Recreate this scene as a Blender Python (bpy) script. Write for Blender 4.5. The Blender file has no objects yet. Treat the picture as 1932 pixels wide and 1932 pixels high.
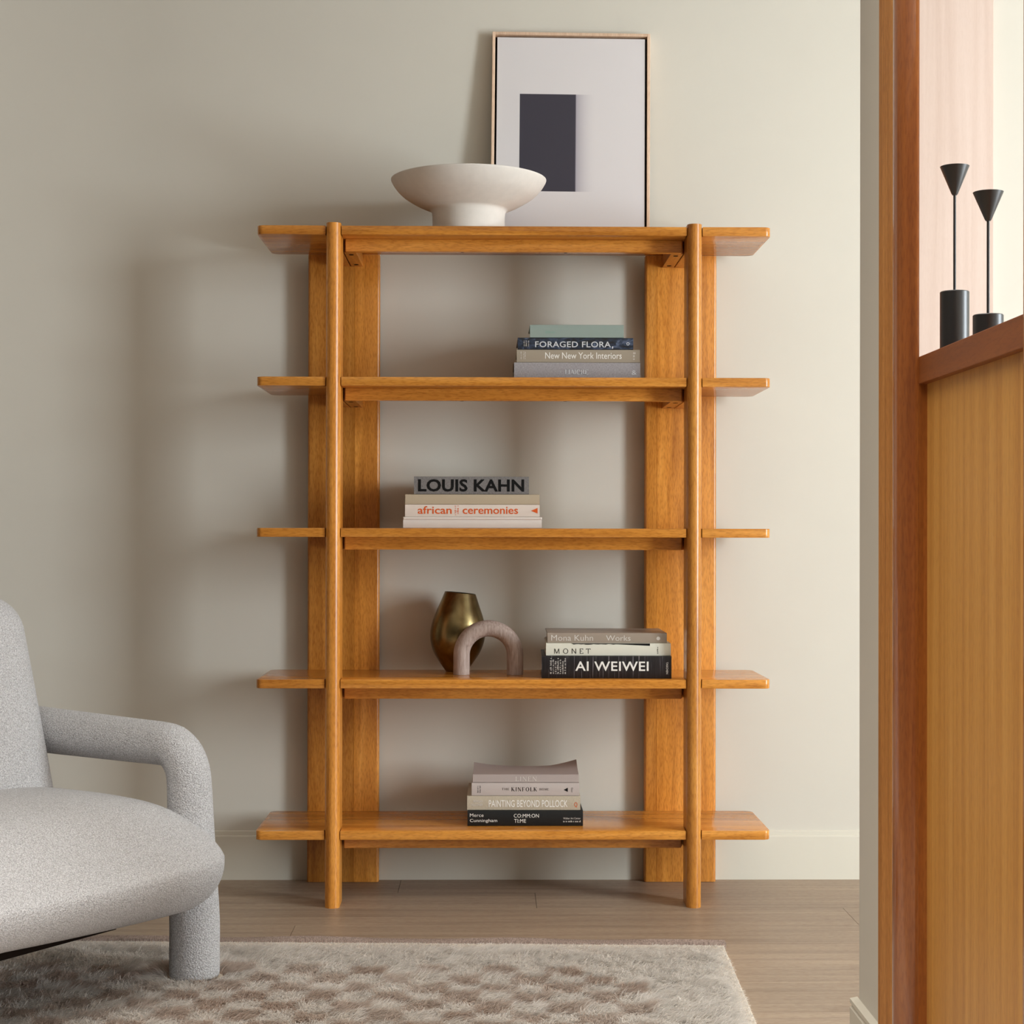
import bpy, bmesh, math, random
import numpy as np
from mathutils import Matrix, Vector

random.seed(7)
rng = np.random.default_rng(11)
scene = bpy.context.scene
COL = scene.collection
R = math.radians

# ------------------------------------------------------------------ camera
cam_data = bpy.data.cameras.new('camera')
cam_data.sensor_width = 36.0
cam_data.lens = 3192.85 / 1932 * 36.0
cam_data.shift_y = 28.0 / 1932
cam_data.clip_start = 0.05
camera = bpy.data.objects.new('camera', cam_data)
COL.objects.link(camera)
YAW, PITCH, ROLL = 0.0132, 0.0040, -0.0019


def camera_rows():
    c, s = math.cos(YAW), math.sin(YAW)
    a = Matrix(((c, -s, 0), (s, c, 0), (0, 0, 1)))
    c, s = math.cos(PITCH), math.sin(PITCH)
    b = Matrix(((1, 0, 0), (0, c, s), (0, -s, c)))
    c, s = math.cos(ROLL), math.sin(ROLL)
    d = Matrix(((c, 0, -s), (0, 1, 0), (s, 0, c)))
    return d @ b @ a


rows = camera_rows()
right, fwd, up = rows[0], rows[1], rows[2]
camera.matrix_world = Matrix(((right[0], up[0], -fwd[0], -0.0645),
                              (right[1], up[1], -fwd[1], -4.5125),
                              (right[2], up[2], -fwd[2], 0.9963),
                              (0, 0, 0, 1)))
scene.camera = camera

# ------------------------------------------------------------------ light and exposure
scene.view_settings.view_transform = 'Standard'
scene.view_settings.look = 'None'
scene.view_settings.exposure = 0.0
scene.view_settings.gamma = 1.0
scene.view_settings.use_curve_mapping = False

world = bpy.data.worlds.new('world')
scene.world = world
world.use_nodes = True
world.node_tree.nodes['Background'].inputs[0].default_value = (1.0, 0.95, 0.88, 1)
world.node_tree.nodes['Background'].inputs[1].default_value = 0.07


def area(name, loc, target, sx, sy, power, color=(1, 1, 1)):
    d = bpy.data.lights.new(name, 'AREA')
    d.shape = 'RECTANGLE'
    d.size, d.size_y, d.energy, d.color = sx, sy, power, color
    o = bpy.data.objects.new(name, d)
    COL.objects.link(o)
    o.location = loc
    v = Vector(target) - Vector(loc)
    o.rotation_euler = v.to_track_quat('-Z', 'Y').to_euler()
    return o


# daylight entering by the tall window of the side room
area('window_daylight', (4.20, -2.62, 1.45), (0.0, 0.3, 1.25), 0.8, 2.2, 186, (0.86, 0.94, 1.0))
# broad overhead fill added to brighten the rug and chair, no known lamp
area('overhead_fill', (-0.5, -2.5, 2.70), (-0.5, -2.5, 0.0), 2.6, 1.8, 35, (1.0, 0.97, 0.92)).data.spread = R(105)
# fill added to brighten the chair, right of and behind the camera; the partition keeps it off the back wall
area('front_fill', (2.3, -5.5, 1.6), (-0.7, -1.0, 0.4), 0.8, 1.8, 185, (0.96, 0.985, 1.0))


# ------------------------------------------------------------------ materials
def new_mat(name):
    m = bpy.data.materials.new(name)
    m.use_nodes = True
    nt = m.node_tree
    return m, nt, nt.nodes['Principled BSDF']


def lin(r, g, b):
    f = lambda v: ((v / 255) / 12.92 if v / 255 <= 0.04045 else (((v / 255) + 0.055) / 1.055) ** 2.4)
    return (f(r), f(g), f(b), 1)


def mix_color(nt, fac, a, b, blend='MIX'):
    n = nt.nodes.new('ShaderNodeMix')
    n.data_type = 'RGBA'
    n.blend_type = blend
    for sock, val in ((n.inputs[0], fac), (n.inputs[6], a), (n.inputs[7], b)):
        if hasattr(val, 'links') or hasattr(val, 'is_linked'):
            nt.links.new(val, sock)
        else:
            sock.default_value = val
    return n.outputs[2]


def noise(nt, vec, scale, detail=2, rough=0.5, dist=0.0):
    n = nt.nodes.new('ShaderNodeTexNoise')
    n.inputs['Scale'].default_value = scale
    n.inputs['Detail'].default_value = detail
    n.inputs['Roughness'].default_value = rough
    n.inputs['Distortion'].default_value = dist
    if vec is not None:
        nt.links.new(vec, n.inputs['Vector'])
    return n.outputs[0]


def ramp(nt, fac, stops):
    n = nt.nodes.new('ShaderNodeValToRGB')
    el = n.color_ramp.elements
    while len(el) < len(stops):
        el.new(0.5)
    for e, (p, c) in zip(el, stops):
        e.position = p
        e.color = c if len(c) == 4 else (*c, 1)
    nt.links.new(fac, n.inputs[0])
    return n.outputs[0]


def mapping(nt, scale, randomise=True):
    tc = nt.nodes.new('ShaderNodeTexCoord')
    mp = nt.nodes.new('ShaderNodeMapping')
    mp.inputs['Scale'].default_value = scale
    nt.links.new(tc.outputs['Object'], mp.inputs['Vector'])
    if randomise:
        oi = nt.nodes.new('ShaderNodeObjectInfo')
        mu = nt.nodes.new('ShaderNodeMath')
        mu.operation = 'MULTIPLY'
        mu.inputs[1].default_value = 31.0
        nt.links.new(oi.outputs['Random'], mu.inputs[0])
        nt.links.new(mu.outputs[0], mp.inputs['Location'])
    return mp.outputs[0]


def bump(nt, bsdf, height, strength, dist=0.001):
    b = nt.nodes.new('ShaderNodeBump')
    b.inputs['Strength'].default_value = strength
    b.inputs['Distance'].default_value = dist
    nt.links.new(height, b.inputs['Height'])
    nt.links.new(b.outputs[0], bsdf.inputs['Normal'])


def wood(name, dark, mid, light, axis, rough=0.35, across=26, along=1.6, pores=0.42, spec=0.5, vary=0.12):
    m, nt, bs = new_mat(name)
    sc = [across] * 3
    sc[axis] = along
    v1 = mapping(nt, sc)
    g = noise(nt, v1, 1.0, 4, 0.6, 0.6)
    col = ramp(nt, g, [(0.25, dark), (0.5, mid), (0.75, light)])
    sp = [330] * 3
    sp[axis] = 60
    p = noise(nt, mapping(nt, sp), 1.0, 1, 0.5)
    pm = ramp(nt, p, [(0.34, (0.62, 0.47, 0.36)), (0.50, (1, 1, 1)), (0.68, (1.16, 1.16, 1.14))])
    col = mix_color(nt, pores, col, pm, 'MULTIPLY')
    oi = nt.nodes.new('ShaderNodeObjectInfo')
    mr = nt.nodes.new('ShaderNodeMapRange')
    mr.inputs['To Min'].default_value = 1 - vary
    mr.inputs['To Max'].default_value = 1 + vary
    nt.links.new(oi.outputs['Random'], mr.inputs['Value'])
    hs = nt.nodes.new('ShaderNodeHueSaturation')
    nt.links.new(mr.outputs[0], hs.inputs['Value'])
    nt.links.new(col, hs.inputs['Color'])
    nt.links.new(hs.outputs[0], bs.inputs['Base Color'])
    bs.inputs['Roughness'].default_value = rough
    bs.inputs['Specular IOR Level'].default_value = spec
    bump(nt, bs, p, 0.12, 0.0006)
    return m


def plain(name, rgb, rough=0.6, metal=0.0, spec=0.5, grain=0.0, gscale=200, bumpy=0.0):
    m, nt, bs = new_mat(name)
    c = lin(*rgb)
    if grain or bumpy:
        n = noise(nt, mapping(nt, (1, 1, 1), False), gscale, 3, 0.6)
        if grain:
            a = tuple(v * (1 - grain) for v in c[:3]) + (1,)
            b = tuple(min(1, v * (1 + grain)) for v in c[:3]) + (1,)
            nt.links.new(ramp(nt, n, [(0.3, a), (0.7, b)]), bs.inputs['Base Color'])
        else:
            bs.inputs['Base Color'].default_value = c
        if bumpy:
            bump(nt, bs, n, bumpy, 0.001)
    else:
        bs.inputs['Base Color'].default_value = c
    bs.inputs['Roughness'].default_value = rough
    bs.inputs['Metallic'].default_value = metal
    bs.inputs['Specular IOR Level'].default_value = spec
    return m


HD, HM, HL = lin(164, 100, 36), lin(204, 134, 53), lin(227, 159, 74)
WX = wood('honey_wood_along_x', HD, HM, HL, 0, 0.19)
WY = wood('honey_wood_along_y', HD, HM, HL, 1)
WZ = wood('honey_wood_along_z', HD, HM, HL, 2, 0.27)
TD, TM, TL = lin(124, 66, 22), lin(154, 86, 32), lin(176, 108, 46)
PZ = wood('red_cedar_upright', TD, TM, TL, 2, 0.3, 40, 1.2, 0.35, 0.6)
PZ.node_tree.nodes['Principled BSDF'].inputs['Coat Weight'].default_value = 0.7
PZ.node_tree.nodes['Principled BSDF'].inputs['Coat IOR'].default_value = 1.8
PZ.node_tree.nodes['Principled BSDF'].inputs['Coat Roughness'].default_value = 0.08
PS = wood('red_cedar_strip', lin(160, 104, 50), lin(192, 130, 66), lin(210, 150, 84), 2, 0.65, 40, 1.2, 0.35, 0.2)
PY = wood('red_cedar_ledge', lin(118, 62, 22), lin(140, 76, 30), lin(154, 88, 38), 1, 0.4, 40, 1.2, 0.3)
PP = wood('cedar_panel_veneer', lin(190, 130, 58), lin(212, 152, 72), lin(226, 170, 88), 2, 0.42, 34, 0.5, 0.18)
PALE = wood('glare_paled_wood', lin(208, 184, 170), lin(216, 194, 181), lin(222, 202, 190), 2, 0.5, 24, 0.6, 0.04, 0.3, 0.0)  # paleness stands in for window glare on the wood
ASH = wood('pale_ash_frame', lin(212, 178, 150), lin(226, 194, 166), lin(236, 208, 182), 2, 0.5, 60, 3, 0.2, 0.3)
PLANK = wood('taupe_oak_plank', lin(138, 119, 101), lin(158, 138, 118), lin(174, 154, 132), 0, 0.42, 40, 1.6, 0.35, 0.4, 0.07)
PLASTER = plain('warm_white_plaster', (215, 210, 198), 0.9, spec=0.15, grain=0.012, gscale=3)
LEFTW = plain('darkened_plaster', (122, 112, 98), 0.9, spec=0.15)  # unseen left wall, darkened to cut the light it bounces back
TRIMW = plain('satin_white_trim', (219, 214, 199), 0.6, spec=0.3)
CEIL = plain('white_ceiling_paint', (232, 230, 224), 0.9, spec=0.1)
GREYW = plain('far_white_wall', (232, 232, 228), 0.9, spec=0.1)
BLACK = plain('matt_black_metal', (28, 28, 30), 0.38, spec=0.8)
HOLE = plain('dark_recess', (22, 14, 9), 0.9, spec=0.1)
CERAMIC = plain('white_ceramic', (222, 216, 208), 0.75, spec=0.25, grain=0.03, gscale=40, bumpy=0.05)


def brass_material():
    m, nt, bs = new_mat('antique_brass')
    n = noise(nt, mapping(nt, (5, 5, 4), False), 4.0, 3, 0.55, 0.6)
    nt.links.new(ramp(nt, n, [(0.3, lin(104, 90, 58)), (0.7, lin(150, 132, 92))]), bs.inputs['Base Color'])
    bs.inputs['Metallic'].default_value = 1.0
    bs.inputs['Roughness'].default_value = 0.3
    return m


BRASS = brass_material()


def boucle_material():
    m, nt, bs = new_mat('grey_boucle')
    v = mapping(nt, (1, 1, 1), False)
    n = noise(nt, v, 420, 3, 0.75)
    vo = nt.nodes.new('ShaderNodeTexVoronoi')
    vo.inputs['Scale'].default_value = 300
    nt.links.new(v, vo.inputs['Vector'])
    col = ramp(nt, n, [(0.32, lin(166, 165, 166)), (0.5, lin(210, 208, 208)), (0.66, lin(238, 237, 237))])
    dk = ramp(nt, vo.outputs[0], [(0.25, (1, 1, 1)), (0.75, (0.62, 0.61, 0.6))])
    nt.links.new(mix_color(nt, 0.7, col, dk, 'MULTIPLY'), bs.inputs['Base Color'])
    bs.inputs['Roughness'].default_value = 1.0
    bs.inputs['Specular IOR Level'].default_value = 0.1
    bs.inputs['Sheen Weight'].default_value = 0.15
    mi = nt.nodes.new('ShaderNodeMath')
    mi.operation = 'SUBTRACT'
    nt.links.new(n, mi.inputs[0])
    nt.links.new(vo.outputs[0], mi.inputs[1])
    bump(nt, bs, mi.outputs[0], 0.9, 0.0035)
    return m


BOUCLE = boucle_material()


def streak_material(name, dark, mid, light, scale):
    m, nt, bs = new_mat(name)
    n = noise(nt, mapping(nt, scale, False), 1.0, 4, 0.65, 0.3)
    nt.links.new(ramp(nt, n, [(0.3, dark), (0.5, mid), (0.72, light)]), bs.inputs['Base Color'])
    bs.inputs['Roughness'].default_value = 0.6
    bs.inputs['Specular IOR Level'].default_value = 0.3
    return m


ARCHM = streak_material('washed_taupe_wood', lin(140, 120, 110), lin(168, 149, 139), lin(186, 168, 158), (220, 220, 22))


# ------------------------------------------------------------------ mesh helpers
def mk(name, bm, mat, parent=None, smooth=None, loc=None, rot=None):
    me = bpy.data.meshes.new(name)
    bmesh.ops.recalc_face_normals(bm, faces=bm.faces)
    bm.to_mesh(me)
    bm.free()
    if mat is not None:
        me.materials.append(mat)
    if smooth is not None:
        for p in me.polygons:
            p.use_smooth = True
        if smooth < 179:
            me.set_sharp_from_angle(angle=R(smooth))
    o = bpy.data.objects.new(name, me)
    COL.objects.link(o)
    if parent is not None:
        o.parent = parent
    if loc:
        o.location = loc
    if rot:
        o.rotation_euler = rot
    return o


def tag(o, label, cat, group=None):
    o['label'] = label
    o['category'] = cat
    if group:
        o['group'] = group
    return o


def thing(name, label, cat, loc, rz=0.0, group=None, rx=0.0, ry=0.0):
    o = bpy.data.objects.new(name, None)
    o.empty_display_size = 0.05
    COL.objects.link(o)
    o.location = loc
    o.rotation_euler = (rx, ry, rz)
    return tag(o, label, cat, group)


def structure(o):
    o['kind'] = 'structure'
    return o


def add_box(bm, x0, x1, y0, y1, z0, z1, bev=0.0, seg=2):
    r = bmesh.ops.create_cube(bm, size=1.0)
    vs = r['verts']
    for v in vs:
        v.co = Vector((x0 + (v.co.x + .5) * (x1 - x0), y0 + (v.co.y + .5) * (y1 - y0), z0 + (v.co.z + .5) * (z1 - z0)))
    if bev > 0:
        es = list({e for v in vs for e in v.link_edges})
        bmesh.ops.bevel(bm, geom=es, offset=bev, segments=seg, affect='EDGES', profile=0.5)
    return bm


def box(*a, **k):
    return add_box(bmesh.new(), *a, **k)


def prism(pts, h0, h1, axis='Z', bev=0.0, seg=2):
    """polygon pts extruded along an axis: Z: (x,y), X: (y,z), Y: (x,z)"""
    bm = bmesh.new()
    f = {'Z': lambda p, h: (p[0], p[1], h), 'X': lambda p, h: (h, p[0], p[1]), 'Y': lambda p, h: (p[0], h, p[1])}[axis]
    a = [bm.verts.new(f(p, h0)) for p in pts]
    b = [bm.verts.new(f(p, h1)) for p in pts]
    n = len(pts)
    fa = bm.faces.new(a)
    fb = bm.faces.new(b[::-1])
    for i in range(n):
        bm.faces.new((a[i], b[i], b[(i + 1) % n], a[(i + 1) % n]))
    if bev:
        es = list(fa.edges) + list(fb.edges)
        bmesh.ops.bevel(bm, geom=es, offset=bev, segments=seg, affect='EDGES', profile=0.5)
    return bm


def arc(cx, cy, r, a0, a1, n):
    return [(cx + r * math.cos(R(a0 + (a1 - a0) * i / n)), cy + r * math.sin(R(a0 + (a1 - a0) * i / n))) for i in range(n + 1)]


def lathe(profile, n=64, cap=True):
    bm = bmesh.new()
    rings = []
    for r, z in profile:
        if r < 1e-6:
            rings.append([bm.verts.new((0, 0, z))])
        else:
            rings.append([bm.verts.new((r * math.cos(2 * math.pi * i / n), r * math.sin(2 * math.pi * i / n), z)) for i in range(n)])
    for a, b in zip(rings, rings[1:]):
        for i in range(n):
            j = (i + 1) % n
            if len(a) == 1 and len(b) == 1:
                continue
            if len(a) == 1:
                bm.faces.new((a[0], b[i], b[j]))
            elif len(b) == 1:
                bm.faces.new((a[i], a[j], b[0]))
            else:
                bm.faces.new((a[i], a[j], b[j], b[i]))
    return bm


def smooth_profile(pts, n=6):
    """Catmull-Rom through the given points"""
    out = []
    P = [pts[0]] + list(pts) + [pts[-1]]
    for i in range(1, len(P) - 2):
        p0, p1, p2, p3 = P[i - 1], P[i], P[i + 1], P[i + 2]
        for k in range(n):
            t = k / n
            out.append(tuple(0.5 * ((2 * p1[d]) + (-p0[d] + p2[d]) * t + (2 * p0[d] - 5 * p1[d] + 4 * p2[d] - p3[d]) * t * t
                                    + (-p0[d] + 3 * p1[d] - 3 * p2[d] + p3[d]) * t ** 3) for d in range(len(p1))))
    out.append(tuple(pts[-1]))
    return out


def sweep(path, radii, n=24, side=Vector((0, 1, 0)), cap=True, round_end=False):
    """tube along a planar path; side is the fixed normal of the path plane"""
    bm = bmesh.new()
    path = [Vector(p) for p in path]
    rings = []
    for i, p in enumerate(path):
        t = (path[min(i + 1, len(path) - 1)] - path[max(i - 1, 0)]).normalized()
        nrm = side.cross(t).normalized()
        r = radii[i] if isinstance(radii, (list, tuple)) else radii
        rings.append([bm.verts.new(p + r * (math.cos(2 * math.pi * k / n) * side + math.sin(2 * math.pi * k / n) * nrm)) for k in range(n)])
    for a, b in zip(rings, rings[1:]):
        for i in range(n):
            bm.faces.new((a[i], a[(i + 1) % n], b[(i + 1) % n], b[i]))
    if cap:
        bm.faces.new(rings[0][::-1])
        bm.faces.new(rings[-1])
    return bm


def pillow(sx, sy, sz, r, bulge=(0, 0, 0), n=26, warp=None):
    """rounded cushion: half sizes, corner radius, swelling of each pair of faces"""
    bm = bmesh.new()
    cache = {}
    inner = Vector((sx - r, sy - r, sz - r))

    def vert(i, j, k):
        key = (i, j, k)
        if key in cache:
            return cache[key]
        c = [2 * i / n - 1, 2 * j / n - 1, 2 * k / n - 1]
        c = [math.sin(a * math.pi / 2) * 0.5 + a * 0.5 for a in c]
        p = Vector((c[0] * sx, c[1] * sy, c[2] * sz))
        q = Vector([max(-inner[d], min(inner[d], p[d])) for d in range(3)])
        d = p - q
        if d.length > 1e-9:
            m = max(abs(d[0]), abs(d[1]), abs(d[2]))
            p = q + d.normalized() * m
        u = [p[0] / sx, p[1] / sy, p[2] / sz]
        g = lambda a: max(0.0, 1 - a * a)
        p = Vector((p[0] + bulge[0] * u[0] * g(u[1]) * g(u[2]), p[1] + bulge[1] * u[1] * g(u[0]) * g(u[2]), p[2] + bulge[2] * u[2] * g(u[0]) * g(u[1])))
        if warp:
            p = warp(p)
        cache[key] = bm.verts.new(p)
        return cache[key]

    for a in range(n):
        for b in range(n):
            for s in (0, n):
                bm.faces.new((vert(a, b, s), vert(a + 1, b, s), vert(a + 1, b + 1, s), vert(a, b + 1, s)))
                bm.faces.new((vert(a, s, b), vert(a + 1, s, b), vert(a + 1, s, b + 1), vert(a, s, b + 1)))
                bm.faces.new((vert(s, a, b), vert(s, a + 1, b), vert(s, a + 1, b + 1), vert(s, a, b + 1)))
    return bm


# ------------------------------------------------------------------ the room
WALL_Y = 0.375
structure(mk('wall_back', box(-3.2, 4.30, WALL_Y, WALL_Y + 0.12, 0, 2.75), PLASTER))
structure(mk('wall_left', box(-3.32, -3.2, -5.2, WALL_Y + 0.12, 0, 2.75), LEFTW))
structure(mk('ceiling', box(-3.32, 4.42, -5.2, WALL_Y + 0.12, 2.75, 2.85), CEIL))
bm = bmesh.new()                                   # side-room wall with the window opening the daylight comes through
add_box(bm, 4.30, 4.42, -5.2, -3.35, 0, 2.75)
add_box(bm, 4.30, 4.42, -1.9, WALL_Y + 0.12, 0, 2.75)
add_box(bm, 4.30, 4.42, -3.35, -1.9, 0, 0.3)
add_box(bm, 4.30, 4.42, -3.35, -1.9, 2.6, 2.75)
structure(mk('wall_right', bm, GREYW))

structure(mk('light_block_wall', box(0.69, 4.30, -3.10, -3.00, 0, 2.75), GREYW))     # unseen wall added to keep the front fill out of the side room

floor = structure(mk('floor', box(-3.32, 4.42, -5.2, WALL_Y + 0.12, -0.06, -0.008), HOLE))
PW = 0.196
y1 = WALL_Y - 0.002
row = 0
y_top = -0.009 + 2 * PW
seeds = {1: [0.063], 2: [0.879], 3: [-0.556]}
while y_top > -5.6:
    y_bot = y_top - PW
    joints = [s for s in seeds.get(row, [])]
    base = joints[0] if joints else random.uniform(-0.9, 0.9)
    xs = sorted(base + 2.1 * k for k in range(-3, 5))
    xs = [-3.2] + [x for x in xs if -3.35 < x < 4.2] + [4.30]
    for x0, x1 in zip(xs, xs[1:]):
        mk('plank', box(x0 + 0.0005, x1 - 0.0005, y_bot + 0.0003, min(y_top, y1) - 0.0003, -0.012, 0.0), PLANK, floor)
    y_top = y_bot
    row += 1

# baseboard of the back wall: a board with a thinner cap moulding
prof = [(WALL_Y, 0.0), (WALL_Y - 0.013, 0.0), (WALL_Y - 0.013, 0.124), (WALL_Y - 0.0115, 0.1265), (WALL_Y - 0.0075, 0.1275),
        (WALL_Y - 0.0075, 0.138), (WALL_Y - 0.005, 0.1405), (WALL_Y, 0.1405)]
structure(mk('baseboard_back', prism(prof, -3.2, 4.30, 'X'), TRIMW))

# partition on the right: plaster end, cedar uprights, ledge and sunk panel
PX = 0.625
structure(mk('wall_partition', box(PX, PX + 0.055, -1.56, -1.365, 0, 2.75, bev=0.003), PLASTER))
prof = [(PX, 0.0), (PX - 0.014, 0.0), (PX - 0.014, 0.112), (PX - 0.0105, 0.1145), (PX - 0.0105, 0.118), (PX - 0.014, 0.121), (PX - 0.014, 0.1285), (PX, 0.1315)]
structure(mk('baseboard_partition', prism(prof, -1.557, -1.351, 'Y'), TRIMW))
divider = thing('room_divider', 'reddish wooden half-height partition with rounded posts at the right edge', 'partition', (PX, -1.8, 0))
DX = lambda x: x - PX
DY = lambda y: y + 1.8
mk('side_strip', box(DX(0.617), DX(0.634), DY(-1.74), DY(-1.5535), 0, 2.75, bev=0.002), PS, divider)
cx, cy, r = 0.0, DY(-1.767), 0.033
outline = arc(cx, cy, r, 90, 270, 20) + [(0.001, cy - r), (0.001, cy + r)]
mk('post', prism(outline, 0, 2.75), PZ, divider, smooth=40)
cy2 = DY(-2.443)
outline = arc(cx, cy2, r, 90, 270, 20) + [(0.001, cy2 - r), (0.001, cy2 + r)]
mk('post', prism(outline, 0, 2.75), PZ, divider, smooth=40)
mk('ledge', box(0.0, 0.135, DY(-2.412), 0.0, 1.238, 1.282, bev=0.0012), PY, divider)
mk('panel', box(0.0135, 0.04, DY(-2.412), 0.0, 0.0, 1.238), PP, divider)
mk('stile', box(-0.0005, 0.0135, -0.002, 0.0, 0.0, 1.238), PZ, divider)
mk('side_strip', box(DX(0.617), DX(0.69), DY(-3.0), DY(-2.482), 0, 2.75, bev=0.002), PS, divider)

# tall wooden slab, window glare put into its colour, and the white wall seen through the opening
slab = thing('wall_panel', 'tall wooden panel with glare in its pale colour, on the back wall, seen through the partition opening', 'panel', (1.24, WALL_Y, 0))
mk('panel_board', box(-0.15, 0.147, -0.03, -0.002, 0.0, 2.7, bev=0.002), PALE, slab)

# ------------------------------------------------------------------ bookshelf
SH = [0.2039 + 0.4032 * k for k in range(5)]
TH = 0.0239
PXC = 0.482
shelf = thing('bookshelf', 'honey brown open wooden bookshelf with five boards standing against the wall', 'bookshelf', (0, 0, 0))
HW = 0.686
NW = 0.0212


def board_outline():
    p = []
    p += [(HW - 0.016 + 0.016 * math.sin(R(a)), 0.016 - 0.016 * math.cos(R(a))) for a in range(0, 91, 15)]
    p += [(HW - 0.018 + 0.018 * math.cos(R(a)), 0.326 - 0.018 + 0.018 * math.sin(R(a))) for a in range(0, 91, 15)]
    q = [(-x, y) for x, y in p][::-1]
    left = [(-PXC - NW, 0.0), (-PXC - NW, 0.077), (-PXC + NW, 0.077), (-PXC + NW, 0.0)]
    rgt = [(PXC - NW, 0.0), (PXC - NW, 0.077), (PXC + NW, 0.077), (PXC + NW, 0.0)]
    return p + q + left + rgt


for zt in SH:
    mk('shelf_board', prism(board_outline(), zt - TH, zt, bev=0.0016, seg=2), WX, shelf, smooth=35)
    zb = zt - TH
    mk('apron', box(-0.4560, 0.4560, 0.067, 0.090, zb - 0.034, zb, bev=0.0015), WX, shelf)
    for s in (-1, 1):
        xa, xb = sorted((s * 0.4645, s * 0.5010))
        mk('side_rail', box(xa, xb, 0.077, 0.3262, zb - 0.034, zb, bev=0.001), WY, shelf)
        xa, xb = sorted((s * 0.428, s * 0.4612))
        br = mk('bracket', box(xa, xb, 0.090, 0.3262, zb - 0.034, zb, bev=0.001), WY, shelf)
        xm = (xa + xb) / 2
        for yy in (0.122, 0.292):
            pts = [(xm + 0.0068 * math.cos(R(a)), yy + 0.0085 * math.sin(R(a))) for a in range(0, 360, 24)]
            mk('screw_hole', prism(pts, zb - 0.0344, zb - 0.0325), HOLE, br)
    for xx in (-0.14, 0.14):
        pts = [(xx + 0.0045 * math.cos(R(a)), 0.079 + 0.003 * math.sin(R(a))) for a in range(0, 360, 30)]
        mk('screw_hole', prism(pts, zb - 0.0344, zb - 0.0325), HOLE, shelf)
for s in (-1, 1):
    pr = 0.0197
    yc = -0.012 + pr
    out = arc(s * PXC, yc, pr, 180, 360, 20) + [(s * PXC + pr, 0.0745), (s * PXC - pr, 0.0745)]
    mk('post', prism(out, 0.0, SH[4] + 0.007, bev=0.002), WZ, shelf, smooth=40)
    split = -0.451 if s < 0 else 0.414
    x0, x1 = (-0.5845, -0.3800) if s < 0 else (0.3800, 0.5845)
    c = 0.007
    y0, yb = 0.3266, 0.3566
    left_b = [(x0, yb), (x0, y0 + c)] + [(x0 + c - c * math.cos(R(a)), y0 + c - c * math.sin(R(a))) for a in (30, 60)] + [(x0 + c, y0), (split - 0.0005, y0), (split - 0.0001, y0 + 0.0006), (split - 0.0001, yb)]
    right_b = [(split + 0.0001, yb), (split + 0.0001, y0 + 0.0006), (split + 0.0005, y0), (x1 - c, y0)] + [(x1 - c + c * math.sin(R(a)), y0 + c - c * math.cos(R(a))) for a in (30, 60)] + [(x1, y0 + c), (x1, yb)]
    mk('panel_board', prism(left_b, 0.001, SH[4] - TH), WZ, shelf, smooth=35)
    mk('panel_board', prism(right_b, 0.001, SH[4] - TH), WZ, shelf, smooth=35)

# ------------------------------------------------------------------ lettering
_dg = bpy.context.evaluated_depsgraph_get


def text_polys(s, bold=0.0, spacing=1.0, shear=0.0):
    cu = bpy.data.curves.new('lettering', 'FONT')
    cu.body = s
    cu.size = 1.0
    cu.offset = bold
    cu.space_character = spacing
    cu.shear = shear
    cu.resolution_u = 3
    o = bpy.data.objects.new('lettering', cu)
    COL.objects.link(o)
    bpy.context.view_layer.update()
    me = bpy.data.meshes.new_from_object(o.evaluated_get(_dg()))
    vs = [(v.co.x, v.co.y) for v in me.vertices]
    fs = [tuple(p.vertices) for p in me.polygons]
    bpy.data.objects.remove(o)
    bpy.data.curves.remove(cu)
    bpy.data.meshes.remove(me)
    return vs, fs


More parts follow.
